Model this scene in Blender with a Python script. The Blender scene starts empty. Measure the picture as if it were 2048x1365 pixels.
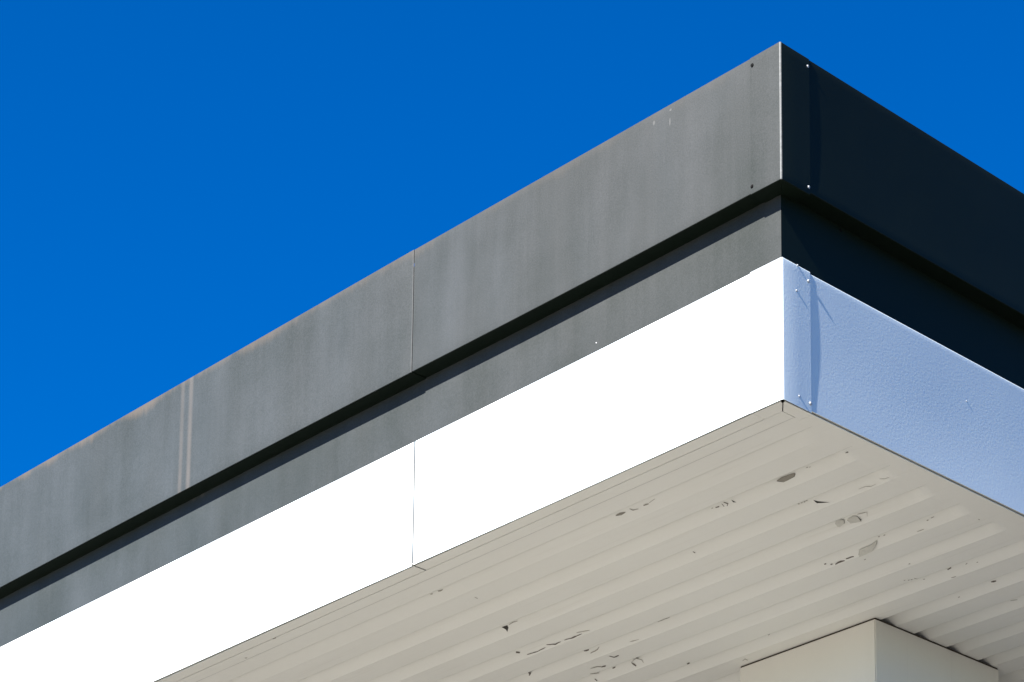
import bpy, bmesh, math, random
from mathutils import Vector, Matrix
random.seed(7)
rad = math.radians
scn = bpy.context.scene
COL = scn.collection

# ------------------------------------------------------------------ camera
# world: near roof corner stands over (0, 0); the sunny face runs along -X (facing -Y),
# the shaded face runs along +Y (facing +X); ground at z = 0
TOP = 6.74
cam_d = bpy.data.cameras.new('camera')
cam = bpy.data.objects.new('camera', cam_d)
COL.objects.link(cam)
scn.camera = cam
cam_d.sensor_width = 36.0
cam_d.lens = 94.993
cam_d.shift_x = -0.36170
cam_d.shift_y = 0.80578
cam_d.clip_start = 0.1
cam_d.clip_end = 3000
cam.matrix_world = Matrix((
    (0.7420665875, 0.1369936124, 0.6561782759, 5.39258),
    (0.6701722040, -0.1306404907, -0.7306177381, -5.59610),
    (-0.0143665113, 0.9819194531, -0.1887532543, TOP - 5.14042),
    (0, 0, 0, 1)))

# ------------------------------------------------------------------ sky and sun
SUN_EL, SUN_AZ = 39.0, 2.9            # the sun grazes the right-hand face by a few degrees
SUN_STRENGTH, SKY_STRENGTH, EXPOSURE = 5.0, 0.0535, 1.95
to_sun = Vector((math.sin(rad(SUN_AZ)) * math.cos(rad(SUN_EL)),
                 -math.cos(rad(SUN_AZ)) * math.cos(rad(SUN_EL)), math.sin(rad(SUN_EL))))
world = bpy.data.worlds.new('World')
scn.world = world
world.use_nodes = True
wn = world.node_tree.nodes
wl = world.node_tree.links
wn.clear()
sky = wn.new('ShaderNodeTexSky')
sky.sky_type = 'NISHITA'
sky.sun_disc = False
sky.sun_elevation = rad(SUN_EL)
sky.sun_rotation = rad(180 - SUN_AZ)
sky.altitude = 1500
sky.air_density = 1.0
sky.dust_density = 0.2
sky.ozone_density = 3.0
hs = wn.new('ShaderNodeHueSaturation')
hs.inputs['Saturation'].default_value = 1.75
hs.inputs['Hue'].default_value = 0.513
bg = wn.new('ShaderNodeBackground')
bg.inputs['Strength'].default_value = SKY_STRENGTH
wo = wn.new('ShaderNodeOutputWorld')
wl.new(sky.outputs['Color'], hs.inputs['Color'])
wl.new(hs.outputs['Color'], bg.inputs['Color'])
wl.new(bg.outputs['Background'], wo.inputs['Surface'])
sun_d = bpy.data.lights.new('sun', 'SUN')
sun_d.energy = SUN_STRENGTH
sun_d.angle = rad(0.53)
sun_d.color = (1.0, 0.95, 0.88)
sun = bpy.data.objects.new('sun', sun_d)
COL.objects.link(sun)
sun.rotation_euler = to_sun.to_track_quat('Z', 'Y').to_euler()
sun.location = to_sun * 50
scn.view_settings.view_transform = 'Standard'
scn.view_settings.look = 'None'
scn.view_settings.gamma = 1.0
scn.view_settings.use_curve_mapping = False
scn.view_settings.exposure = EXPOSURE

# ------------------------------------------------------------------ dimensions (metres)
zA = TOP                 # top of the dark upper fascia
zB = TOP - 0.4734        # its lower edge
zC = TOP - 0.7454        # top of the white band
zD = TOP - 1.2216        # white band's lower edge = underside plane
R = 0.065                # depth of the recess between the two bands
LEN_X, LEN_Y = 12.0, 8.0
PER = 0.1892             # rib spacing of the underside
LIP0 = 0.39 - 2 * PER
SEAM, SEAM_W = -1.8525, -1.8225

# ------------------------------------------------------------------ material helpers
class NT:
    def __init__(s, name):
        s.m = bpy.data.materials.new(name)
        s.m.use_nodes = True
        s.n = s.m.node_tree.nodes
        s.l = s.m.node_tree.links
        s.b = s.n['Principled BSDF']
    def node(s, t, **kw):
        n = s.n.new(t)
        for k, v in kw.items(): setattr(n, k, v)
        return n
    def put(s, sock, v):
        if isinstance(v, bpy.types.NodeSocket): s.l.new(v, sock)
        else: sock.default_value = v
    def math(s, op, a, b=0.0, c=None, clamp=False):
        n = s.node('ShaderNodeMath', operation=op, use_clamp=clamp)
        s.put(n.inputs[0], a); s.put(n.inputs[1], b)
        if c is not None: s.put(n.inputs[2], c)
        return n.outputs[0]
    def smooth(s, v, lo, hi):
        n = s.node('ShaderNodeMapRange', interpolation_type='SMOOTHSTEP')
        s.put(n.inputs[0], v); s.put(n.inputs[1], lo); s.put(n.inputs[2], hi)
        return n.outputs[0]
    def mix(s, f, a, b):
        n = s.node('ShaderNodeMix', data_type='RGBA')
        s.put(n.inputs[0], f)
        s.put(n.inputs[6], (*a, 1) if isinstance(a, tuple) else a)
        s.put(n.inputs[7], (*b, 1) if isinstance(b, tuple) else b)
        return n.outputs[2]
    def pos(s):
        if not hasattr(s, '_p'):
            g = s.node('ShaderNodeNewGeometry')
            x = s.node('ShaderNodeSeparateXYZ')
            s.l.new(g.outputs['Position'], x.inputs[0])
            s._p = (g.outputs['Position'], x.outputs[0], x.outputs[1], x.outputs[2])
        return s._p
    def vec(s, x, y, z):
        n = s.node('ShaderNodeCombineXYZ')
        s.put(n.inputs[0], x); s.put(n.inputs[1], y); s.put(n.inputs[2], z)
        return n.outputs[0]
    def noise(s, v, scale, detail=3.0, rough=0.55):
        n = s.node('ShaderNodeTexNoise')
        if v is not None: s.l.new(v, n.inputs['Vector'])
        n.inputs['Scale'].default_value = scale
        n.inputs['Detail'].default_value = detail
        n.inputs['Roughness'].default_value = rough
        return n.outputs[0]
    def attr(s, name):
        n = s.node('ShaderNodeAttribute', attribute_type='GEOMETRY', attribute_name=name)
        return n.outputs['Fac']
    def bump(s, h, dist, strength=1.0, prev=None):
        n = s.node('ShaderNodeBump')
        n.inputs['Strength'].default_value = strength
        n.inputs['Distance'].default_value = dist
        s.l.new(h, n.inputs['Height'])
        if prev is not None: s.l.new(prev, n.inputs['Normal'])
        return n.outputs[0]
    def done(s, color=None, rough=0.5, spec=0.5, normal=None, metal=0.0):
        if color is not None: s.put(s.b.inputs['Base Color'], (*color, 1) if isinstance(color, tuple) else color)
        s.put(s.b.inputs['Roughness'], rough)
        s.put(s.b.inputs['Specular IOR Level'], spec)
        s.put(s.b.inputs['Metallic'], metal)
        if normal is not None: s.l.new(normal, s.b.inputs['Normal'])
        return s.m

def mat_dark_paint():
    t = NT('dark_paint')
    P, x, y, z = t.pos()
    run = t.math('ADD', x, y)
    streak = t.noise(t.vec(t.math('MULTIPLY', run, 9.0), 0.0, t.math('MULTIPLY', z, 0.9)), 1.0, 4.0, 0.6)
    wide = t.noise(t.vec(t.math('MULTIPLY', run, 2.6), 3.0, t.math('MULTIPLY', z, 0.8)), 1.0, 3.0, 0.5)
    blot = t.noise(P, 3.2, 4.0, 0.6)
    fine = t.noise(t.vec(t.math('MULTIPLY', run, 34.0), 5.0, t.math('MULTIPLY', z, 2.2)), 1.0, 5.0, 0.7)
    grain = t.noise(P, 190.0, 3.0, 0.7)
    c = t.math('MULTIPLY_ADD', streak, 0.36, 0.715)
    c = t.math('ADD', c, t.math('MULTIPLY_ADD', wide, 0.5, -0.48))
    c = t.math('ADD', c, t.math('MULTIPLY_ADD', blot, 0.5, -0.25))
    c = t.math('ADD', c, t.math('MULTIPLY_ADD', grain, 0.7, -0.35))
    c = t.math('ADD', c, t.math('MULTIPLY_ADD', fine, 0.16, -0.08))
    chalk_and_sun = t.math('MULTIPLY', c, t.attr('chalk_and_sun'), clamp=True)  # chalk pattern scaled per face, so sunlit faces are painted paler
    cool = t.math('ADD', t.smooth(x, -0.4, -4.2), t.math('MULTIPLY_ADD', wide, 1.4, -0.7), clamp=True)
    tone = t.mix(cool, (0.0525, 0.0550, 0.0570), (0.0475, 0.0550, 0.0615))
    col = t.mix(chalk_and_sun, (0.0045, 0.0090, 0.0053), tone)
    # brownish dust held along the top edge of the weathered side
    edge = t.math('MULTIPLY_ADD', t.noise(t.vec(t.math('MULTIPLY', run, 2.3), 9.0, 0.0), 1.0, 6.0, 0.7), 0.26, -0.105)
    lo = t.math('SUBTRACT', zA, edge)
    dust = t.smooth(t.math('SUBTRACT', z, lo), -0.010, 0.04)
    far = t.smooth(t.math('MULTIPLY', x, -1.0), 0.2, 4.6)
    dust = t.math('MULTIPLY', t.math('MULTIPLY', dust, t.attr('chalk_and_sun')), t.math('MULTIPLY_ADD', far, 0.55, 0.10), clamp=True)
    col = t.mix(dust, col, (0.090, 0.073, 0.058))
    # two run-off streaks and a few pale drips
    for x0, x1, wid, amt in ((-3.3135, 0.0, 0.020, 0.34), (-3.2555, 0.0, 0.022, 0.46)):
        d = t.math('ABSOLUTE', t.math('SUBTRACT', x, x0))
        wob = t.math('MULTIPLY_ADD', t.noise(t.vec(0.0, x0, t.math('MULTIPLY', z, 7.0)), 1.0, 3.0), 0.8, 0.5)
        m = t.smooth(d, wid, 0.003)
        m = t.math('MULTIPLY', t.math('MULTIPLY', m, wob), t.math('MULTIPLY', t.attr('chalk_and_sun'), amt), clamp=True)
        m = t.math('MULTIPLY', m, t.smooth(z, zB - 0.02, zB))
        col = t.mix(m, col, (0.105, 0.094, 0.086))
    for x0, z0, rx, rz in ((-0.508, -0.062, 0.0035, 0.016), (-0.585, -0.033, 0.006, 0.009), (-0.505, -0.02, 0.006, 0.005)):
        dx = t.math('DIVIDE', t.math('SUBTRACT', x, x0), rx)
        dz = t.math('DIVIDE', t.math('SUBTRACT', z, TOP + z0), rz)
        q = t.math('ADD', t.math('MULTIPLY', dx, dx), t.math('MULTIPLY', dz, dz))
        m = t.math('MULTIPLY', t.math('MULTIPLY', t.smooth(q, 1.3, 0.2), t.attr('chalk_and_sun')), 0.4, clamp=True)
        col = t.mix(m, col, (0.12, 0.12, 0.118))
    # paint rubbed thin along the outer corner fold, its bright glint painted in too
    rub_glint = t.math('ADD', t.math('ABSOLUTE', x), t.math('ABSOLUTE', t.math('SUBTRACT', y, 0.0)))
    rub_glint = t.math('MULTIPLY', t.smooth(rub_glint, 0.0062, 0.0030), t.math('MULTIPLY_ADD', t.noise(P, 60.0), 0.9, 0.2), clamp=True)
    col = t.mix(rub_glint, col, (0.20, 0.205, 0.205))
    # pale line painted on the lapped joint's hem for the sun it catches
    hem = t.smooth(t.math('ABSOLUTE', t.math('SUBTRACT', x, SEAM - 0.0005)), 0.0042, 0.0018)
    hem = t.math('MULTIPLY', hem, t.math('GREATER_THAN', z, zB - 0.01))
    hem = t.math('MULTIPLY', t.math('MULTIPLY', hem, t.attr('chalk_and_sun')), t.math('MULTIPLY_ADD', t.noise(P, 40.0), 0.9, 0.1), clamp=True)
    col = t.mix(hem, col, (0.075, 0.077, 0.078))
    n = t.bump(grain, 0.0004, 0.5)
    n = t.bump(t.noise(P, 2.2, 2.0), 0.006, 0.5, n)
    return t.done(col, t.math('MULTIPLY_ADD', chalk_and_sun, 0.1, 0.52), 0.12, n)

def mat_white_paint():
    t = NT('white_paint')
    P, x, y, z = t.pos()
    big = t.noise(P, 1.6, 1.0)
    col = t.mix(t.math('MULTIPLY', t.noise(P, 6.0, 4.0), 0.35), (0.60, 0.675, 0.71), (0.56, 0.635, 0.67))
    peel = t.noise(P, 125.0, 3.0, 0.65)
    peel2 = t.noise(P, 420.0, 2.0, 0.6)
    n = t.bump(peel, 0.00036, 1.0)
    n = t.bump(peel2, 0.00008, 1.0, n)
    n = t.bump(big, 0.004, 0.6, n)
    return t.done(col, 0.45, 0.4, n)

def mat_soffit(name, a, b, grain_amt=0.5):
    t = NT(name)
    P, x, y, z = t.pos()
    f = t.math('MULTIPLY_ADD', t.noise(P, 2.4, 5.0, 0.6), 0.9, -0.05)
    f = t.math('ADD', f, t.math('MULTIPLY_ADD', t.noise(P, 90.0, 3.0), grain_amt, -grain_amt / 2), clamp=True)
    col = t.mix(f, a, b)
    # thin grime that follows the sheet direction
    g = t.noise(t.vec(t.math('MULTIPLY', x, 1.3), t.math('MULTIPLY', y, 38.0), 0.0), 1.0, 4.0, 0.65)
    col = t.mix(t.math('MULTIPLY', t.smooth(g, 0.55, 0.8), 0.16), col, (0.33, 0.30, 0.24))
    n = t.bump(t.noise(P, 120.0, 3.0), 0.0004, 0.5)
    n = t.bump(t.noise(P, 5.0, 2.0), 0.004, 0.5, n)
    return t.done(col, 0.6, 0.3, n)

def mat_plain(name, c, rough=0.6, spec=0.3, metal=0.0, var=0.35, scale=60.0):
    t = NT(name)
    P = t.pos()[0]
    k = t.noise(P, scale, 4.0)
    c2 = tuple(v * (1 - var) for v in c)
    return t.done(t.mix(k, c, c2), rough, spec, t.bump(k, 0.0004, 0.4), metal)

def mat_concrete(name, c1, c2):
    t = NT(name)
    P, x, y, z = t.pos()
    a = t.noise(P, 0.35, 6.0, 0.6)
    b = t.noise(P, 25.0, 4.0, 0.6)
    f = t.math('ADD', t.math('MULTIPLY', a, 0.7), t.math('MULTIPLY', b, 0.3))
    col = t.mix(f, c1, c2)
    return t.done(col, 0.85, 0.2, t.bump(b, 0.002, 0.5))

def mat_asphalt():
    t = NT('asphalt')
    P = t.pos()[0]
    a = t.noise(P, 0.2, 5.0, 0.6)
    b = t.noise(P, 80.0, 4.0, 0.7)
    col = t.mix(t.math('ADD', t.math('MULTIPLY', a, 0.5), t.math('MULTIPLY', b, 0.5)), (0.045, 0.046, 0.048), (0.07, 0.069, 0.067))
    return t.done(col, 0.9, 0.2, t.bump(b, 0.004, 0.6))

M = dict(
    dark=mat_dark_paint(), white=mat_white_paint(),
    soffit=mat_soffit('beige_soffit_paint', (0.655, 0.65, 0.60), (0.61, 0.60, 0.545)),
    column=mat_soffit('beige_column_paint', (0.69, 0.665, 0.60), (0.65, 0.62, 0.55), 0.3),
    bare_shade=mat_plain('bare_metal_and_shade', (0.035, 0.030, 0.024)),  # bare metal, darkened to paint in the shaded gap behind each flake
    chip=mat_plain('chipped_spot', (0.12, 0.10, 0.08)),
    faint=mat_plain('worn_spot', (0.33, 0.31, 0.26)),
    primer=mat_plain('curled_paint_back', (0.55, 0.54, 0.48)), primer_dark=mat_plain('stained_paint_back', (0.27, 0.25, 0.205)),
    gap_dark=mat_plain('gap_shade_fill', (0.055, 0.038, 0.024), 0.9),
    galv=mat_plain('zinc_screw', (0.42, 0.43, 0.44), 0.5, 0.5, 0.0, 0.15, 200.0),
    black=mat_plain('black_screw', (0.006, 0.006, 0.0065), 0.9, 0.08),
    joint=mat_plain('grey_joint_backing', (0.170, 0.175, 0.178), 0.8, 0.1),
    roof=mat_plain('roof_sheet_metal', (0.30, 0.31, 0.32), 0.5),
    concrete=mat_concrete('unseen_pale_concrete', (0.275, 0.264, 0.236), (0.222, 0.213, 0.191)),
    dark_slab=mat_concrete('unseen_dark_concrete', (0.062, 0.060, 0.054), (0.045, 0.043, 0.039)), asphalt=mat_asphalt())

# ------------------------------------------------------------------ mesh helpers
def link(name, me, mat, parent=None, loc=(0, 0, 0), smooth=None):
    o = bpy.data.objects.new(name, me)
    COL.objects.link(o)
    if mat is not None and not me.materials: me.materials.append(mat)
    o.location = loc
    if parent is not None: o.parent = parent
    if smooth:
        for p in me.polygons: p.use_smooth = True
        me.set_sharp_from_angle(angle=rad(smooth))
    return o

def mesh(name, verts, faces):
    me = bpy.data.meshes.new(name)
    me.from_pydata([tuple(v) for v in verts], [], faces)
    me.validate()
    bm = bmesh.new(); bm.from_mesh(me)
    bmesh.ops.recalc_face_normals(bm, faces=bm.faces[:])
    bm.to_mesh(me); bm.free()
    return me

def prism(name, poly, z0, z1, bevel=0.0):
    n = len(poly)
    v = [(p[0], p[1], z0) for p in poly] + [(p[0], p[1], z1) for p in poly]
    f = [tuple(range(n)), tuple(range(n, 2 * n))] + [(i, (i + 1) % n, n + (i + 1) % n, n + i) for i in range(n)]
    me = mesh(name, v, f)
    if bevel:
        bm = bmesh.new(); bm.from_mesh(me)
        bmesh.ops.bevel(bm, geom=bm.edges[:], offset=bevel, segments=2, affect='EDGES')
        bm.to_mesh(me); bm.free()
    return me

def rect(x0, x1, y0, y1): return [(x0, y0), (x1, y0), (x1, y1), (x0, y1)]

def harden(o, thick, smooth):
    """give a single-layer sheet its gauge, keep folds soft and rims crisp"""
    so = o.modifiers.new('gauge', 'SOLIDIFY')
    so.thickness = thick
    so.offset = -1.0
    me = bpy.data.meshes.new_from_object(o.evaluated_get(bpy.context.evaluated_depsgraph_get()))
    me.name = o.data.name
    o.modifiers.clear()
    o.data = me
    for p in me.polygons: p.use_smooth = True
    me.set_sharp_from_angle(angle=rad(smooth))

def sheet(name, us, prof, place, mat, parent, thick=0.0014, smooth=35):
    """Folded sheet: profile prof of (d, z) swept over the stations us; place(u, d, z) gives the point."""
    nv = len(prof)
    vs = [place(u, d, z) for u in us for d, z in prof]
    fs = [(i * nv + j, i * nv + j + 1, (i + 1) * nv + j + 1, (i + 1) * nv + j) for i in range(len(us) - 1) for j in range(nv - 1)]
    me = bpy.data.meshes.new(name)
    me.from_pydata([tuple(v) for v in vs], [], fs)
    o = link(name, me, mat, parent)
    harden(o, thick, smooth)
    return o

def arc(cx, cz, r, a0, a1, n=5):
    return [(cx + r * math.cos(rad(a0 + (a1 - a0) * i / n)), cz + r * math.sin(rad(a0 + (a1 - a0) * i / n))) for i in range(n + 1)]

def lin(a, b, n): return [a + (b - a) * i / n for i in range(n + 1)]

# profiles run from the top of the sheet to its lower lip; d is the depth behind the face plane
def prof_fascia(za, zb, r=0.0022):
    p = [(0.06, za)] + arc(r, za - r, r, 90, 180, 4)
    p += [(0.0, z) for z in lin(za - 0.03, zb + 0.03, 10)]
    return p + arc(r, zb + r, r, 180, 270, 4)
def prof_lip(zb, r=0.0022): return [(r, zb), (0.03, zb), (R + 0.004, zb)]
def prof_strip(za, zb): return [(R, z) for z in lin(za, zb, 4)]
def prof_white(za, zb, r=0.0055):
    p = [(0.009, za - 0.001)] + arc(r, za - r, r, 90, 180, 7)
    p += [(0.0, z) for z in lin(za - 0.02, zb + 0.02, 12)] + [(0.0, zb)]
    return p

def chalk_and_sun(o, sunny, other=None):
    """paleness of the dark paint per face: chalking, plus sunlight and shade painted in"""
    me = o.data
    a = me.attributes.new('chalk_and_sun', 'FLOAT', 'FACE')
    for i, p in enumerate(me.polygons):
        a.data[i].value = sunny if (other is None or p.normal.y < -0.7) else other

def tag(o, **kw):
    for k, v in kw.items(): o[k] = v
    return o

# ------------------------------------------------------------------ ground
def ground_disc():
    n = 64
    vs = [(900 * math.cos(2 * math.pi * i / n), 900 * math.sin(2 * math.pi * i / n), 0.0) for i in range(n)]
    return mesh('ground', vs, [tuple(range(n))])
tag(link('ground', ground_disc(), M['asphalt']), kind='structure')
tag(link('unseen_forecourt', prism('unseen_forecourt', rect(-45, 3.2, -28, 1.3), 0.004, 0.12), M['concrete']), kind='structure')  # unseen slab, its edges and tone set for the light it bounces up
tag(link('unseen_dark_slab', prism('unseen_dark_slab', rect(-45, 3.2, 1.303, 26), 0.004, 0.12), M['dark_slab']), kind='structure')  # unseen slab, made dark so that little light bounces up from it

# ------------------------------------------------------------------ the canopy
canopy = bpy.data.objects.new('canopy', None)
COL.objects.link(canopy)
canopy.empty_display_size = 0.5
tag(canopy, label='flat canopy roof with dark grey fascia, white lower band and beige ribbed underside',
    category='canopy')

SCREW = None
def screw_mesh():
    # a round washer with a domed hexagonal head; axis +Z, underside at z = 0
    rings = [(0.0058, 0.0), (0.0058, 0.0012), (0.0042, 0.0016), (0.0040, 0.0046), (0.0030, 0.0062), (0.0012, 0.0068)]
    n = 12
    vs = [(r * math.cos(2 * math.pi * i / n), r * math.sin(2 * math.pi * i / n), z) for r, z in rings for i in range(n)]
    fs = [(k * n + i, k * n + (i + 1) % n, (k + 1) * n + (i + 1) % n, (k + 1) * n + i) for k in range(len(rings) - 1) for i in range(n)]
    fs += [tuple(range((len(rings) - 1) * n, len(rings) * n)), tuple(range(n))]
    me = mesh('screw', vs, fs)
    for p in me.polygons: p.use_smooth = True
    me.set_sharp_from_angle(angle=rad(35))
    return me
SM = {}
for k in ('galv', 'black'):
    SM[k] = screw_mesh(); SM[k].materials.append(M[k])
def screw(parent, p, face, k='galv', s=1.0):
    o = bpy.data.objects.new('screw', SM[k])
    COL.objects.link(o)
    o.parent = parent
    o.location = p
    o.rotation_euler = (rad(90), 0, random.random()) if face == 'left' else (random.random() * 0, rad(90), 0)
    o.scale = (s, s, s * 0.42)
    return o

# roof sheet closing the top, so that no light enters the hollow edge from above
link('roof_sheet', prism('roof_sheet', rect(-LEN_X + 0.03, -0.03, 0.03, LEN_Y - 0.03), zA - 0.05, zA - 0.035), M['roof'], canopy)

def hump(t): return math.sin(math.pi * min(1, max(0, t)))

# --- dark upper fascia: panels of the sunny face
def left_place(dz_top, dz_bot, zt, zb, bow=0.0, x0=0.0, x1=1.0):
    def place(u, d, z):
        k = (z - zb) / (zt - zb)
        f = (u - x0) / (x1 - x0)
        dz = k * dz_top(f) + (1 - k) * dz_bot(f)
        dd = d + (bow * hump(k) * math.sin(7.1 * u + 1.3) if d < 0.01 else 0.0)
        return (u, dd, z + dz)
    return place
p1 = sheet('fascia_panel', lin(SEAM + 0.0016, -0.08, 24), prof_fascia(zA, zB),
           left_place(lambda f: 0.0045 * (1 - f), lambda f: -0.005 * hump(f), zA, zB, 0.0011, SEAM, 0.0), M['dark'], canopy)
HEM = 0.0026
def hem_place(u, d, z, g=left_place(lambda f: 0.004 * f, lambda f: 0.004 * hump(f) - 0.003 * f, zA, zB, 0.0013, SEAM - 3.05, SEAM)):
    q = g(u, d, z)
    e = max(0.0, u - (SEAM - HEM)) / HEM
    return (q[0], q[1] - HEM * math.sqrt(max(0.0, 1 - e * e)) - 0.0006, q[2])
p2 = sheet('fascia_panel', lin(SEAM - 3.05, SEAM - HEM, 30) + [SEAM - HEM + HEM * math.sin(rad(a)) for a in (18, 36, 54, 72, 90)],
           prof_fascia(zA, zB), hem_place, M['dark'], canopy)
p3 = sheet('fascia_panel', lin(-LEN_X, SEAM - 3.04, 20), prof_fascia(zA, zB), lambda u, d, z: (u, d, z), M['dark'], canopy)
for o in (p1, p2, p3): chalk_and_sun(o, 1.0)  # sunlit face painted pale
# panels of the shaded face; sucked in a little beside the corner piece
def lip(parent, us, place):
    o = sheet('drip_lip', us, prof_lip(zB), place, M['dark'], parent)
    chalk_and_sun(o, 0.0)  # underside kept near black, its shade put into the paint
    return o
lip(p1, lin(SEAM - 0.012, -0.08, 24), left_place(lambda f: 0.0, lambda f: -0.005 * hump(f), zA, zB, 0.0, SEAM, 0.0))
lip(p2, lin(SEAM - 3.05, SEAM, 30), left_place(lambda f: 0.0, lambda f: 0.004 * hump(f) - 0.003 * f, zA, zB, 0.0, SEAM - 3.05, SEAM))
lip(p3, lin(-LEN_X, SEAM - 3.04, 20), lambda u, d, z: (u, d, z))
def dish(y, k): return 0.0008 * k * math.exp(-max(0.0, y - 0.13) / 0.30)
def right_place(zt, zb, shape, dzt=0.0, dzb=0.0, hollow=0.001):
    def place(u, d, z):
        k = (z - zb) / (zt - zb)
        dd = d + (dish(u, shape(k)) if d < 0.012 and -0.01 < k < 1.01 else 0.0)
        if d < 0.012:      # the sheet is slightly dished between its folded edges
            dd += (0.0012 * math.sin(2.3 * u + 3 * k) * min(1.0, u / 0.9) + hollow * (0.08 + 0.92 * min(1.0, max(0.0, u - 0.1) / 0.8))) * hump(k)
        return (-dd, u, z + k * dzt + (1 - k) * dzb)
    return place
ys = lin(0.08, 0.5, 14) + lin(0.6, 3.2, 20)
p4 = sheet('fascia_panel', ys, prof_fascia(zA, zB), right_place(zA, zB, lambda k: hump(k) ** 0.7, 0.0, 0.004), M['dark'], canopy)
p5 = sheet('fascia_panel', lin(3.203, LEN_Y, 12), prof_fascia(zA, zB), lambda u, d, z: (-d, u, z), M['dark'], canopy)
for o in (p4, p5): chalk_and_sun(o, 0.03)  # shaded face kept near black, its shade put into the paint
lip(p4, lin(0.08, 3.2, 12), lambda u, d, z: (-d, u, z + 0.004))
lip(p5, lin(3.203, LEN_Y, 4), lambda u, d, z: (-d, u, z))

# corner pieces, folded round the corner and screwed over the panels
RC = 0.0042
def corner_place(lap, lift, lean=0.0):
    def place(u, d, z):
        d = d - lap
        s, a = u
        if a is not None:
            if d < RC:
                t = rad(-90 + a)
                return (-RC + (RC - d) * math.cos(t), RC + (RC - d) * math.sin(t), z)
            return (-d, d, z)
        if s < 0: return (s, d, z)
        return (-(d - (lift(z) * max(0.0, (s - 0.06) / 0.07) ** 1.4 - lean * s / 0.13 if d < 0.012 else 0.0)), s, z)
    return place
def corner_sheet(name, prof, lap, lift, xl, yr, mat, lean=0.0):
    us = [(x, None) for x in lin(xl, -0.075, 5)] + [(0, a) for a in lin(0, 90, 8)] + [(y, None) for y in lin(0.075, yr, 8)]
    return sheet(name, us, prof, corner_place(lap, lift, lean), mat, canopy, 0.0011, 40)
pc = [(0.05, zA + 0.001)] + arc(0.0022, zA + 0.001 - 0.0022, 0.0022, 90, 180, 4) + [(0.0, z) for z in lin(zA - 0.03, zB + 0.025, 12)] + \
     arc(0.0022, zB - 0.0048 + 0.0022, 0.0022, 180, 270, 4)
c1 = corner_sheet('corner_fascia', pc, 0.0014, lambda z: 0.0004, -0.1343, 0.1312, M['dark'])
chalk_and_sun(c1, 0.9, 0.03)  # left leg painted sunlit pale, right leg shaded dark
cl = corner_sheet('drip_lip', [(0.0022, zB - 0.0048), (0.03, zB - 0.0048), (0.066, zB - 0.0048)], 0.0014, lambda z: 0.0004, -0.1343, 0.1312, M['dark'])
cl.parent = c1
chalk_and_sun(cl, 0.0)
screw(c1, (-0.1225, -0.0014, TOP - 0.0285), 'left', 'black', 1.25)
screw(c1, (-0.1274, -0.0014, TOP - 0.4525), 'left', 'black', 1.15)
screw(c1, (0.0018, 0.1252, TOP - 0.0277), 'right', 'galv', 0.9)
screw(c1, (0.0018, 0.1243, TOP - 0.4530), 'right', 'galv', 0.95)

# --- recessed dark strip between the bands
s1 = sheet('recess_panel', lin(-4.9, -R, 24), prof_strip(zB + 0.004, zC - 0.03), lambda u, d, z: (u, d + 0.0007 * math.sin(2.9 * u), z), M['dark'], canopy)
s3 = sheet('recess_panel', lin(-LEN_X, -4.9, 6), prof_strip(zB + 0.004, zC - 0.03), lambda u, d, z: (u, d, z), M['dark'], canopy)
s4 = sheet('recess_panel', lin(R, LEN_Y, 20), prof_strip(zB + 0.006, zC - 0.03), lambda u, d, z: (-d, u, z), M['dark'], canopy)
for o in (s1, s3): chalk_and_sun(o, 0.9)
chalk_and_sun(s4, 0.0)
# unseen ledge behind the white hem, made dark to cut bounce into the recess
chalk_and_sun(link('unseen_dark_ledge', prism('unseen_dark_ledge', rect(-LEN_X, -0.0075, 0.0075, R - 0.002), zC - 0.016, zC - 0.014), M['dark'], canopy), 0.2)
chalk_and_sun(link('unseen_dark_ledge', prism('unseen_dark_ledge', rect(-R + 0.002, -0.0075, R, LEN_Y), zC - 0.016, zC - 0.014), M['dark'], canopy), 0.2)
sc = screw(s1, (-0.9356, R, TOP - 0.6704), 'left', 'galv', 0.45)
screw(s4, (-R, 0.3433, TOP - 0.4796 - 0.006), 'right', 'black', 0.9)

# --- white lower band
w1 = sheet('white_band_panel', lin(SEAM_W, -0.08, 24), prof_white(zC, zD),
           left_place(lambda f: -0.004 * (1 - f) - 0.003 * hump(f), lambda f: -0.003 * hump(f), zC, zD, 0.0009, SEAM_W, 0.0), M['white'], canopy)
w2 = sheet('white_band_panel', lin(SEAM_W - 3.05, SEAM_W - 0.0092, 30), prof_white(zC, zD),
           left_place(lambda f: -0.004 * f, lambda f: 0.003 * hump(f) - 0.002 * f, zC, zD, 0.0009, SEAM_W - 3.05, SEAM_W), M['white'], canopy)
link('joint_backing', prism('joint_backing', rect(SEAM_W - 0.03, SEAM_W + 0.02, 0.0040, 0.0055), zD + 0.008, zC - 0.012), M['joint'], canopy)
w3 = sheet('white_band_panel', lin(-LEN_X, SEAM_W - 3.053, 20), prof_white(zC, zD), lambda u, d, z: (u, d, z), M['white'], canopy)
def wshape(k):
    t = min(1.0, max(0.0, k / 0.45)); s = min(1.0, max(0.0, (1.0 - k) / 0.4))
    return (0.3 + 0.7 * t * t * (3 - 2 * t)) * (0.6 + 0.4 * s * s * (3 - 2 * s))
w4 = sheet('white_band_panel', ys, prof_white(zC, zD), right_place(zC, zD, lambda k: wshape(k), -0.004, 0.003, 0.0030), M['white'], canopy)
w5 = sheet('white_band_panel', lin(3.203, LEN_Y, 12), prof_white(zC, zD), lambda u, d, z: (-d, u, z), M['white'], canopy)
zc2, zd2 = zC + 0.0012, zD - 0.0035
pw = [(0.0088, zc2 - 0.001)] + arc(0.0055, zc2 - 0.0055, 0.0055, 90, 180, 7) + [(0.0, z) for z in lin(zc2 - 0.02, zd2 + 0.02, 12)] + [(0.0, zd2)]
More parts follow.
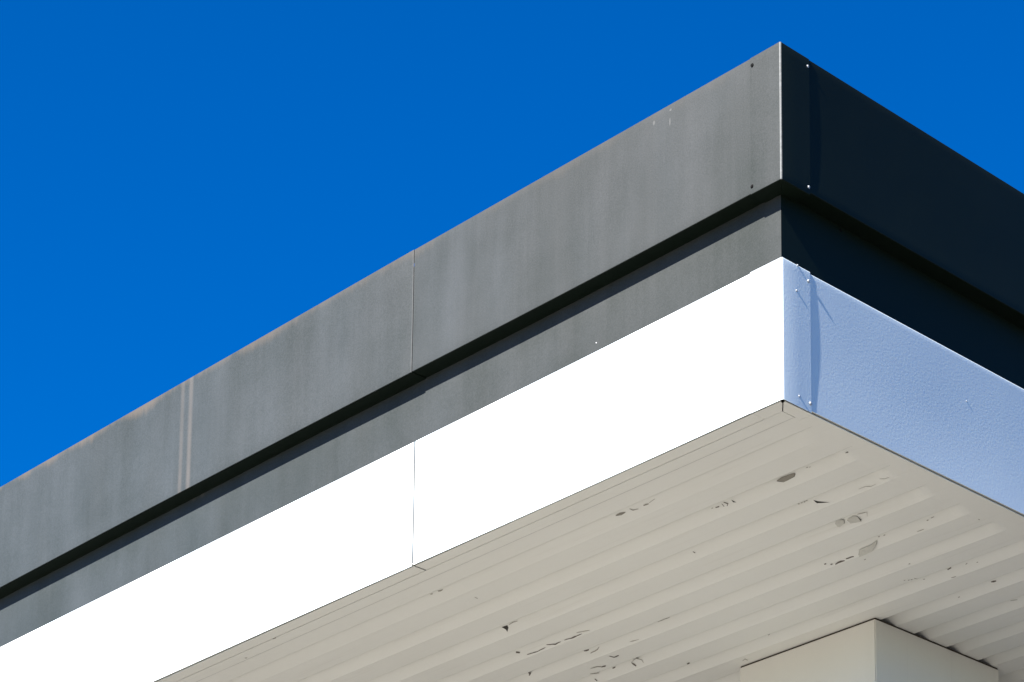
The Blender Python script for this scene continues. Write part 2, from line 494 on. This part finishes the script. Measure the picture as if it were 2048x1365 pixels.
c2 = corner_sheet('corner_white_band', pw, 0.0022, lambda z: 0.0, -0.1380, 0.1270, M['white'], 0.0012)
screw(c2, (-0.1290, -0.0014, TOP - 0.7640), 'left', 'galv', 0.8)
screw(c2, (-0.1300, -0.0014, TOP - 1.2120), 'left', 'galv', 0.8)
screw(c2, (0.0015, 0.0693, TOP - 0.7470), 'right', 'galv', 0.75)
screw(c2, (0.0018, 0.1182, TOP - 0.7806), 'right', 'galv', 1.1)
screw(c2, (0.0015, 0.0636, TOP - 0.8352), 'right', 'galv', 0.85)
screw(c2, (0.0015, 0.0717, TOP - 1.1893), 'right', 'galv', 0.8)
screw(c2, (0.0018, 0.1215, TOP - 1.1957), 'right', 'galv', 1.2)
screw(w4, (-0.0020, 0.8898, TOP - 0.9078), 'right', 'galv', 0.6)

# --- beige edge trim round the underside
G = 0.0095
T0, T1 = zD - 0.0012, zD + 0.0016
def trim(poly, label=None):
    o = link('edge_trim', prism('edge_trim', poly, T0, T1), M['soffit'], canopy)
    if label: o['label'] = label
    return o
trim([(-0.1385, G), (-0.0205, G), (-0.0238, 0.0215), (-0.0628, 0.0605), (-0.1385, 0.0605)])
trim([(-G, 0.1405), (-G, 0.0205), (-0.0215, 0.0238), (-0.0605, 0.0628), (-0.0605, 0.118), (-0.0645, 0.122), (-0.0650, 0.1405)])
trim(rect(SEAM_W - 0.0005, -0.1392, G, 0.0592))
trim(rect(-4.9, SEAM_W - 0.0085, G, 0.0590))
trim(rect(-LEN_X, -4.903, G, 0.0605))
trim([(-G, 0.1412), (-0.0655, 0.1412), (-0.0672, 0.36), (-0.0695, 0.50), (-0.085, 0.8), (-0.1065, 1.10), (-0.1150, 1.32), (-0.118, 3.2), (-G, 3.2)])
trim(rect(-0.118, -G, 3.203, LEN_Y))
# closure strips behind the shadow gap between the band and the trim
link('closure_strip', prism('closure_strip', rect(-LEN_X, -0.004, 0.0022, G + 0.004), zD + 0.0055, zD + 0.007), M['soffit'], canopy)
link('closure_strip', prism('closure_strip', rect(-G - 0.004, -0.004, G + 0.006, LEN_Y), zD + 0.0055, zD + 0.007), M['soffit'], canopy)
# flat strip beside the trim, then the ribbed sheets
link('edge_strip', prism('edge_strip', rect(-LEN_X, -0.0640, 0.0632, 0.1165), zD, zD + 0.0015), M['soffit'], canopy)

def rib_section(h):
    return [(0.0, 0.0), (0.0012, 0.08 * h), (0.0045, 0.93 * h), (0.0065, h), (0.018, h), (0.022, 0.96 * h), (0.083, 0.04 * h), (0.0862, 0.0)]
def fade(x):
    t = min(1.0, max(0.0, (-x - 0.095) / 0.105))
    return t * t * (3 - 2 * t)
XS = [-0.0640, -0.095] + lin(-0.105, -0.20, 9) + lin(-0.5, -LEN_X, 16)
def pan_mesh(h, y_start=None):
    sec = rib_section(h) + [(PER - 0.0006, 0.0)] if y_start is None else [(0.0, 0.0), (y_start, 0.0)]
    nv = len(sec)
    vs = [(x, y, z * fade(x)) for x in XS for y, z in sec]
    fs = [(i * nv + j, (i + 1) * nv + j, (i + 1) * nv + j + 1, i * nv + j + 1) for i in range(len(XS) - 1) for j in range(nv - 1)]
    me = bpy.data.meshes.new('soffit_panel')
    me.from_pydata(vs, [], fs)
    for p in me.polygons: p.use_smooth = True
    me.set_sharp_from_angle(angle=rad(6))
    me.materials.append(M['soffit'])
    return me
pans = {}
pans[0] = link('soffit_panel', pan_mesh(0, LIP0 + PER - 0.1178 - 0.0006), None, canopy, (0, 0.1178, zD))
pans[1] = link('soffit_panel', pan_mesh(0.011), None, canopy, (0, LIP0 + PER, zD))
deep = pan_mesh(0.031)
k = 2
while LIP0 + (k + 1) * PER < LEN_Y - 0.02:
    pans[k] = link('soffit_panel', deep, None, canopy, (0, LIP0 + k * PER, zD))
    k += 1

def surf(x, y):
    """height of the underside above zD at plan position (x, y)"""
    k = math.floor((y - LIP0) / PER)
    if k < 1: return 0.0, 0
    u = y - LIP0 - k * PER
    s = rib_section(0.011 if k == 1 else 0.031) + [(PER, 0.0)]
    for (a, za), (b, zb) in zip(s, s[1:]):
        if a <= u <= b: return (za + (zb - za) * (u - a) / (b - a)) * fade(x), k
    return 0.0, k

# --- peeling paint on the underside: curled flakes over bared patches, gap shade painted in
FLAKES = [[[-0.4525, 0.4348], [-0.4264, 0.4312], [-0.3803, 0.4334], [-0.3649, 0.4359], [-0.3782, 0.4444], [-0.4128, 0.447], [-0.4322, 0.4472]], [[-0.4635, 0.6246], [-0.4533, 0.6342], [-0.4144, 0.6545], [-0.4616, 0.6396]], [[-0.5403, 0.8149], [-0.5286, 0.8067], [-0.51, 0.8057], [-0.4968, 0.8146], [-0.5046, 0.8243], [-0.531, 0.8281], [-0.5392, 0.8249]], [[-0.4873, 0.8184], [-0.4559, 0.8141], [-0.4417, 0.8197], [-0.4377, 0.8378], [-0.4854, 0.8318]], [[-0.6356, 1.0375], [-0.616, 1.02], [-0.5592, 1.0196], [-0.5218, 1.0112], [-0.533, 1.0212], [-0.5639, 1.0355], [-0.602, 1.0372]], [[-2.0793, 0.6197], [-2.0479, 0.6211], [-2.0537, 0.6316], [-2.0771, 0.6459], [-2.0726, 0.6348]], [[-0.6634, 0.4323], [-0.6545, 0.4482], [-0.6651, 0.4432]], [[-1.0214, 0.2326], [-0.9968, 0.2303], [-0.9736, 0.2367], [-0.9996, 0.2404]]]
def resample(poly, n=2):
    out = []
    for a, b in zip(poly, poly[1:] + poly[:1]):
        for i in range(n): out.append((a[0] + (b[0] - a[0]) * i / n, a[1] + (b[1] - a[1]) * i / n))
    return out
for i, poly in enumerate(FLAKES):
    cx = sum(p[0] for p in poly) / len(poly); cy = sum(p[1] for p in poly) / len(poly)
    k = surf(cx, cy)[1]
    par = pans[k]; oy = par.location.y
    pts = resample(poly, 3)
    vs = [(x, y - oy, surf(x, y)[0] - 0.0010) for x, y in pts] + [(cx, cy - oy, surf(cx, cy)[0] - 0.0010)]
    n = len(pts)
    fs = [(j, (j + 1) % n, n) for j in range(n)]
    link('bare_shade_patch', mesh('bare_shade_patch', vs, fs), M['bare_shade'] if i in (1, 5, 6) else M['bare_shade'], par)
    if i in (1, 5, 6): continue
    y0 = min(p[1] for p in poly); y1 = max(p[1] for p in poly)
    hang = (0.004, 0, 0.009, 0.011, 0.014, 0, 0, 0.003)[i]
    def drop(x, y):
        t = max(0.0, (y - y0) / max(1e-6, y1 - y0))
        return surf(x, y)[0] - 0.0018 - hang * (t ** 1.6)
    sh = 0.96
    pp = [(cx + (x - cx) * sh + 0.0026, cy + (y - cy) * sh - 0.0034) for x, y in pts]
    vs = [(x, y - oy, drop(x, y)) for x, y in pp] + [(cx, cy - oy, drop(cx, cy) - 0.0004)]
    fl = link('paint_flake', mesh('paint_flake', vs, fs), M['primer_dark' if i in (0, 7) else 'primer'], par)
    so = fl.modifiers.new('gauge', 'SOLIDIFY'); so.thickness = 0.0009

# --- many small chips and hairline cracks in the same paint
CHIPS = [[[-0.3133, 0.4336], [-0.306, 0.4332], [-0.3046, 0.4304], [-0.3118, 0.4304], 0], [[-0.3026, 0.4353], [-0.2956, 0.4355], [-0.2947, 0.4336], [-0.3016, 0.4331], 0], [[-0.1255, 0.4203], [-0.1107, 0.4171], [-0.1046, 0.4084], [-0.1221, 0.4154], 1], [[-0.5295, 0.619], [-0.5218, 0.6186], [-0.5204, 0.6158], [-0.4927, 0.5788], 0], [[-0.5152, 0.6188], [-0.5078, 0.6188], [-0.5068, 0.6168], [-0.5137, 0.6159], 0], [[-0.503, 0.62], [-0.4956, 0.62], [-0.494, 0.6168], [-0.5012, 0.6163], 0], [[-0.4916, 0.6186], [-0.4843, 0.6189], [-0.4833, 0.6168], [-0.4903, 0.616], 0], [[-0.2792, 0.65], [-0.2635, 0.6502], [-0.248, 0.6503], [-0.2394, 0.6545], [-0.2296, 0.6576], [-0.2179, 0.6571], [-0.2064, 0.6562], [-0.2061, 0.6553], [-0.2175, 0.6558], [-0.2287, 0.6562], [-0.2374, 0.6523], [-0.2472, 0.649], [-0.263, 0.649], [-0.2787, 0.649], 0], [[-0.1792, 0.6433], [-0.1698, 0.6467], [-0.1598, 0.6495], [-0.1389, 0.647], [-0.1381, 0.6456], [-0.1585, 0.6476], [-0.1683, 0.645], [-0.1782, 0.6422], 0], [[-0.4349, 0.8127], [-0.4249, 0.8143], [-0.415, 0.8159], [-0.405, 0.8173], [-0.3956, 0.8172], [-0.4071, 0.832], [-0.4062, 0.8323], [-0.3926, 0.8167], [-0.4032, 0.8144], [-0.4137, 0.8137], [-0.4235, 0.8119], [-0.4341, 0.8115], 0], [[-0.7888, 1.0238], [-0.7802, 1.0252], [-0.7779, 1.0206], [-0.787, 1.0202], 1], [[-0.7674, 1.0337], [-0.7586, 1.0346], [-0.7562, 1.0299], [-0.7659, 1.0306], 1], [[-0.7494, 1.0398], [-0.7353, 1.0385], [-0.7224, 1.0386], [-0.7034, 1.0388], [-0.7018, 1.0363], [-0.7188, 1.0317], [-0.7334, 1.0327], [-0.7482, 1.0364], 1], [[-0.6927, 1.0349], [-0.6812, 1.0361], [-0.6689, 1.0356], [-0.6577, 1.0371], [-0.6557, 1.0334], [-0.6667, 1.0315], [-0.6788, 1.0317], [-0.6904, 1.0308], 1], [[-0.5094, 1.0008], [-0.5016, 1.0018], [-0.4998, 0.9979], [-0.5082, 0.9983], 0], [[-0.4855, 1.0033], [-0.4776, 1.004], [-0.476, 1.0005], [-0.4842, 1.0004], 0], [[-0.2918, 1.0107], [-0.284, 1.011], [-0.2821, 1.0069], [-0.2904, 1.0073], 0], [[-0.5641, 1.2236], [-0.5558, 1.2237], [-0.554, 1.2198], [-0.5626, 1.2204], 0], [[-0.6465, 1.0784], [-0.6385, 1.079], [-0.6333, 1.0713], [-0.6433, 1.0736], 0], [[-0.269, 1.0072], [-0.2546, 1.0067], [-0.2537, 1.0044], [-0.268, 1.0044], 0], [[-0.3578, 1.035], [-0.343, 1.036], [-0.3276, 1.0357], [-0.3266, 1.0335], [-0.3416, 1.0329], [-0.357, 1.0334], 0], [[-0.5169, 1.3828], [-0.4971, 1.38], [-0.4957, 1.3754], [-0.5156, 1.3786], 1], [[-0.4357, 1.3872], [-0.4254, 1.3847], [-0.4253, 1.3815], [-0.4356, 1.3848], 0], [[-0.392, 1.3948], [-0.385, 1.3959], [-0.3834, 1.3921], [-0.391, 1.3925], 0], [[-0.6666, 1.3128], [-0.6589, 1.3128], [-0.6556, 1.3078], [-0.6643, 1.3093], 0], [[-0.6548, 1.3227], [-0.646, 1.321], [-0.6431, 1.3166], [-0.6515, 1.3176], 0], [[-0.6445, 1.3259], [-0.6374, 1.3268], [-0.6337, 1.3211], [-0.6415, 1.3212], 0], [[-0.6356, 1.3847], [-0.6282, 1.3855], [-0.6268, 1.3824], [-0.6342, 1.3816], 0], [[-0.6425, 1.5874], [-0.6346, 1.5873], [-0.6327, 1.5831], [-0.6412, 1.5845], 0], [[-0.626, 1.3236], [-0.6567, 1.3756], [-0.6196, 1.3338], [-0.6211, 1.3191], 0], [[-0.5297, 1.4164], [-0.5194, 1.4182], [-0.508, 1.4181], [-0.5069, 1.416], [-0.5177, 1.415], [-0.5285, 1.4142], 0], [[-0.473, 1.574], [-0.4636, 1.5777], [-0.4519, 1.5773], [-0.4495, 1.5731], [-0.4595, 1.5705], [-0.4708, 1.5702], 1], [[-0.5344, 1.7586], [-0.5205, 1.762], [-0.506, 1.7644], [-0.5046, 1.7624], [-0.5191, 1.7598], [-0.5334, 1.757], 0], [[-0.9472, 0.2288], [-0.9452, 0.2425], [-0.9325, 0.2444], [-0.9207, 0.2465], [-0.9189, 0.2444], [-0.9298, 0.2412], [-0.9399, 0.2383], [-0.944, 0.2271], 0], [[-0.8919, 0.2428], [-0.8804, 0.2443], [-0.8682, 0.2449], [-0.8648, 0.24], [-0.8754, 0.2372], [-0.8886, 0.238], 0], [[-0.861, 0.2403], [-0.8436, 0.2369], [-0.8265, 0.234], [-0.8253, 0.2316], [-0.8428, 0.2352], [-0.8601, 0.2383], 0], [[-0.7603, 0.4346], [-0.753, 0.4353], [-0.7514, 0.4324], [-0.7592, 0.4327], 0], [[-0.7439, 0.4378], [-0.7281, 0.4402], [-0.7253, 0.436], [-0.7419, 0.4348], 1], [[-0.7099, 0.4327], [-0.7113, 0.4451], [-0.7085, 0.4444], [-0.7074, 0.4321], 1], [[-0.699, 0.4311], [-0.6904, 0.4415], [-0.699, 0.4462], [-0.6975, 0.4481], [-0.6847, 0.4402], [-0.6954, 0.429], 1], [[-2.0398, 0.6229], [-2.0135, 0.6206], [-1.9896, 0.6222], [-1.9877, 0.6197], [-2.0113, 0.6169], [-2.0389, 0.6208], 0], [[-2.2316, 0.8185], [-2.2165, 0.8256], [-2.2089, 0.8204], [-2.2228, 0.8124], 1], [[-2.1936, 0.8424], [-2.1797, 0.8441], [-2.165, 0.8447], [-2.1511, 0.8462], [-2.1363, 0.8468], [-2.1194, 0.8453], [-2.1032, 0.8448], [-2.0863, 0.8428], [-2.0854, 0.8411], [-2.1015, 0.8413], [-2.118, 0.8424], [-2.1349, 0.8444], [-2.1482, 0.8423], [-2.1631, 0.8421], [-2.1773, 0.8408], [-2.1921, 0.8404], 1], [[-2.0703, 0.8342], [-2.0588, 0.8393], [-2.045, 0.8423], [-2.0333, 0.8481], [-2.0154, 0.8452], [-1.9997, 0.8445], [-1.9985, 0.8422], [-2.0135, 0.8415], [-2.029, 0.8426], [-2.0415, 0.839], [-2.0552, 0.8359], [-2.0679, 0.8319], 1], [[-1.9782, 0.8444], [-1.9649, 0.8448], [-1.9522, 0.846], [-1.9404, 0.8488], [-1.9257, 0.8487], [-1.9103, 0.8471], [-1.8959, 0.8472], [-1.8806, 0.8457], [-1.8797, 0.8441], [-1.8937, 0.8434], [-1.9086, 0.8442], [-1.9222, 0.8427], [-1.9374, 0.8442], [-1.95, 0.8431], [-1.9625, 0.8415], [-1.9764, 0.8421], 1], [[-1.898, 0.8348], [-1.8856, 0.837], [-1.873, 0.8389], [-1.8602, 0.8406], [-1.8479, 0.8428], [-1.835, 0.8442], [-1.8336, 0.8426], [-1.8458, 0.8402], [-1.8583, 0.8383], [-1.8708, 0.8363], [-1.8828, 0.8337], [-1.8961, 0.8325], 0], [[-1.0567, 0.6318], [-1.053, 0.6399], [-1.049, 0.638], [-1.0531, 0.63], 1], [[-1.6221, 0.9956], [-1.6096, 0.9966], [-1.5966, 0.9968], [-1.5831, 0.9961], [-1.5706, 0.9971], [-1.557, 0.9961], [-1.5157, 0.9562], [-1.5288, 0.9564], [-1.5405, 0.9547], [-1.5533, 0.9544], [-1.5675, 0.956], [-1.5803, 0.9557], 0], [[-2.0391, 0.9976], [-2.0279, 1.0012], [-2.014, 1.0009], [-2.0105, 0.9959], [-2.024, 0.9956], [-1.993, 0.9554], 1], [[-2.0214, 1.0161], [-2.0067, 1.0151], [-1.9923, 1.0149], [-1.9761, 1.0124], [-1.9574, 1.0034], [-1.9581, 1.0018], [-1.9761, 1.0083], [-1.9903, 1.0104], [-2.0048, 1.011], [-2.02, 1.0129], 0], [[-1.9683, 1.0654], [-1.9656, 1.0872], [-1.9517, 1.0878], [-1.9355, 1.0842], [-1.9315, 1.079], [-1.9455, 1.0797], [-1.9592, 1.0815], [-1.963, 1.0615], 1], [[-2.1167, 1.1008], [-2.1012, 1.1042], [-2.0851, 1.1065], [-2.0734, 1.1169], [-2.068, 1.1121], [-2.0788, 1.1002], [-2.0951, 1.0974], [-2.1141, 1.0979], 0], [[-2.0755, 1.1212], [-2.0556, 1.1255], [-2.0469, 1.1159], [-2.0691, 1.1142], 1], [[-2.09, 1.1934], [-2.0719, 1.1916], [-2.0694, 1.1873], [-2.087, 1.1882], 1], [[-1.9847, 1.1948], [-1.9679, 1.1917], [-1.9522, 1.1882], [-1.942, 1.1944], [-1.9335, 1.202], [-1.9385, 1.2153], [-1.9363, 1.2151], [-1.9295, 1.2005], [-1.9397, 1.1928], [-1.9077, 1.1462], [-1.9676, 1.1898], [-1.9846, 1.194], 0], [[-1.9875, 1.1972], [-1.9879, 1.2085], [-1.984, 1.2182], [-1.9777, 1.2157], [-1.9783, 1.2047], [-1.9832, 1.1955], 1], [[-2.1589, 1.1385], [-2.1503, 1.1461], [-2.1799, 1.1877], [-2.1656, 1.1899], [-2.1635, 1.1876], [-2.1312, 1.1434], [-2.1446, 1.1405], [-2.1543, 1.134], 0], [[-2.2114, 1.2064], [-2.2105, 1.2186], [-2.2055, 1.2172], [-2.2055, 1.2048], 1], [[-2.3689, 0.9972], [-2.3645, 1.0014], [-2.3753, 1.0063], [-2.3728, 1.0097], [-2.3529, 1.0008], [-2.3167, 0.954], 1], [[-1.8131, 1.3327], [-1.7993, 1.3323], [-1.7909, 1.3215], [-1.805, 1.3224], 1], [[-1.4155, 1.3772], [-1.4039, 1.3754], [-1.3618, 1.3308], [-1.374, 1.3329], 0], [[-1.6326, 1.4565], [-1.6136, 1.4505], [-1.6154, 1.4669], [-1.6118, 1.4643], [-1.6083, 1.4448], [-1.6306, 1.453], 0], [[-1.8153, 1.03], [-1.8002, 1.0325], [-1.7841, 1.0335], [-1.7676, 1.0339], [-1.7668, 1.0328], [-1.7825, 1.0313], [-1.7977, 1.0289], [-1.8147, 1.029], 0], [[-1.18, -0.0762], [-1.1789, -0.0733], [-1.1735, -0.0765], [-1.1747, -0.0794], 0], [[-2.0074, 0.2246], [-1.9972, 0.2264], [-1.9926, 0.221], [-2.0038, 0.2204], 0], [[-1.9659, 0.2264], [-1.9549, 0.2295], [-1.9392, 0.2273], [-1.9363, 0.224], [-1.9485, 0.2224], [-1.9598, 0.2198], 0], [[-1.8938, 0.3368], [-1.8952, 0.3517], [-1.8912, 0.3495], [-1.8895, 0.3344], 0], [[-2.9861, 0.1031], [-2.9799, 0.1092], [-2.9728, 0.1037], [-2.9817, 0.0997], 0], [[-2.7499, 0.064], [-2.7301, 0.0652], [-2.7245, 0.06], [-2.7454, 0.0598], 1], [[-0.1348, 1.0979], [-0.1353, 1.1058], [-0.1303, 1.1019], [-0.1305, 1.0946], 0], [[-0.0469, 1.1836], [-0.041, 1.1845], [-0.0378, 1.179], [-0.0451, 1.1805], 0]]
def chips(name, which, mat):
    vs, fs = [], []
    for c in CHIPS:
        poly, dark = c[:-1], c[-1]
        if dark != which: continue
        n = len(poly) // 2
        b = len(vs)
        for x, y in poly: vs.append((x, y, zD + surf(x, y)[0] - 0.0011))
        for j in range(n - 1): fs.append((b + j, b + j + 1, b + 2 * n - 2 - j, b + 2 * n - 1 - j))
    o = link(name, mesh(name, vs, fs), mat, canopy)
    return tag(o, kind='stuff')
chips('paint_chips', 1, M['chip'])
chips('paint_cracks', 0, M['faint'])

# --- the boxed column under the canopy
colm = prism('column', rect(-1.6830, -0.9672, 1.4890, 2.2130), 0.12, zD - 0.0065, 0.004)
column = link('column', colm, M['column'], canopy, smooth=40)
link('gap_shade_plate', prism('gap_shade_plate', rect(-1.679, -0.971, 1.493, 2.209), zD - 0.0066, zD - 0.0012), M['gap_dark'], column)  # dark plate fills the gap over the column, standing in for its shade
link('base_plate', prism('base_plate', rect(-1.74, -0.91, 1.43, 2.27), 0.1204, 0.14, 0.003), M['column'], column)
# far sides of the roof, out of sight, close the box
link('end_panel', prism('end_panel', rect(-LEN_X - 0.004, -LEN_X - 0.001, 0.0, LEN_Y), zD, zA), M['white'], canopy)
link('end_panel', prism('end_panel', rect(-LEN_X, 0.0, LEN_Y + 0.001, LEN_Y + 0.004), zD, zA), M['white'], canopy)
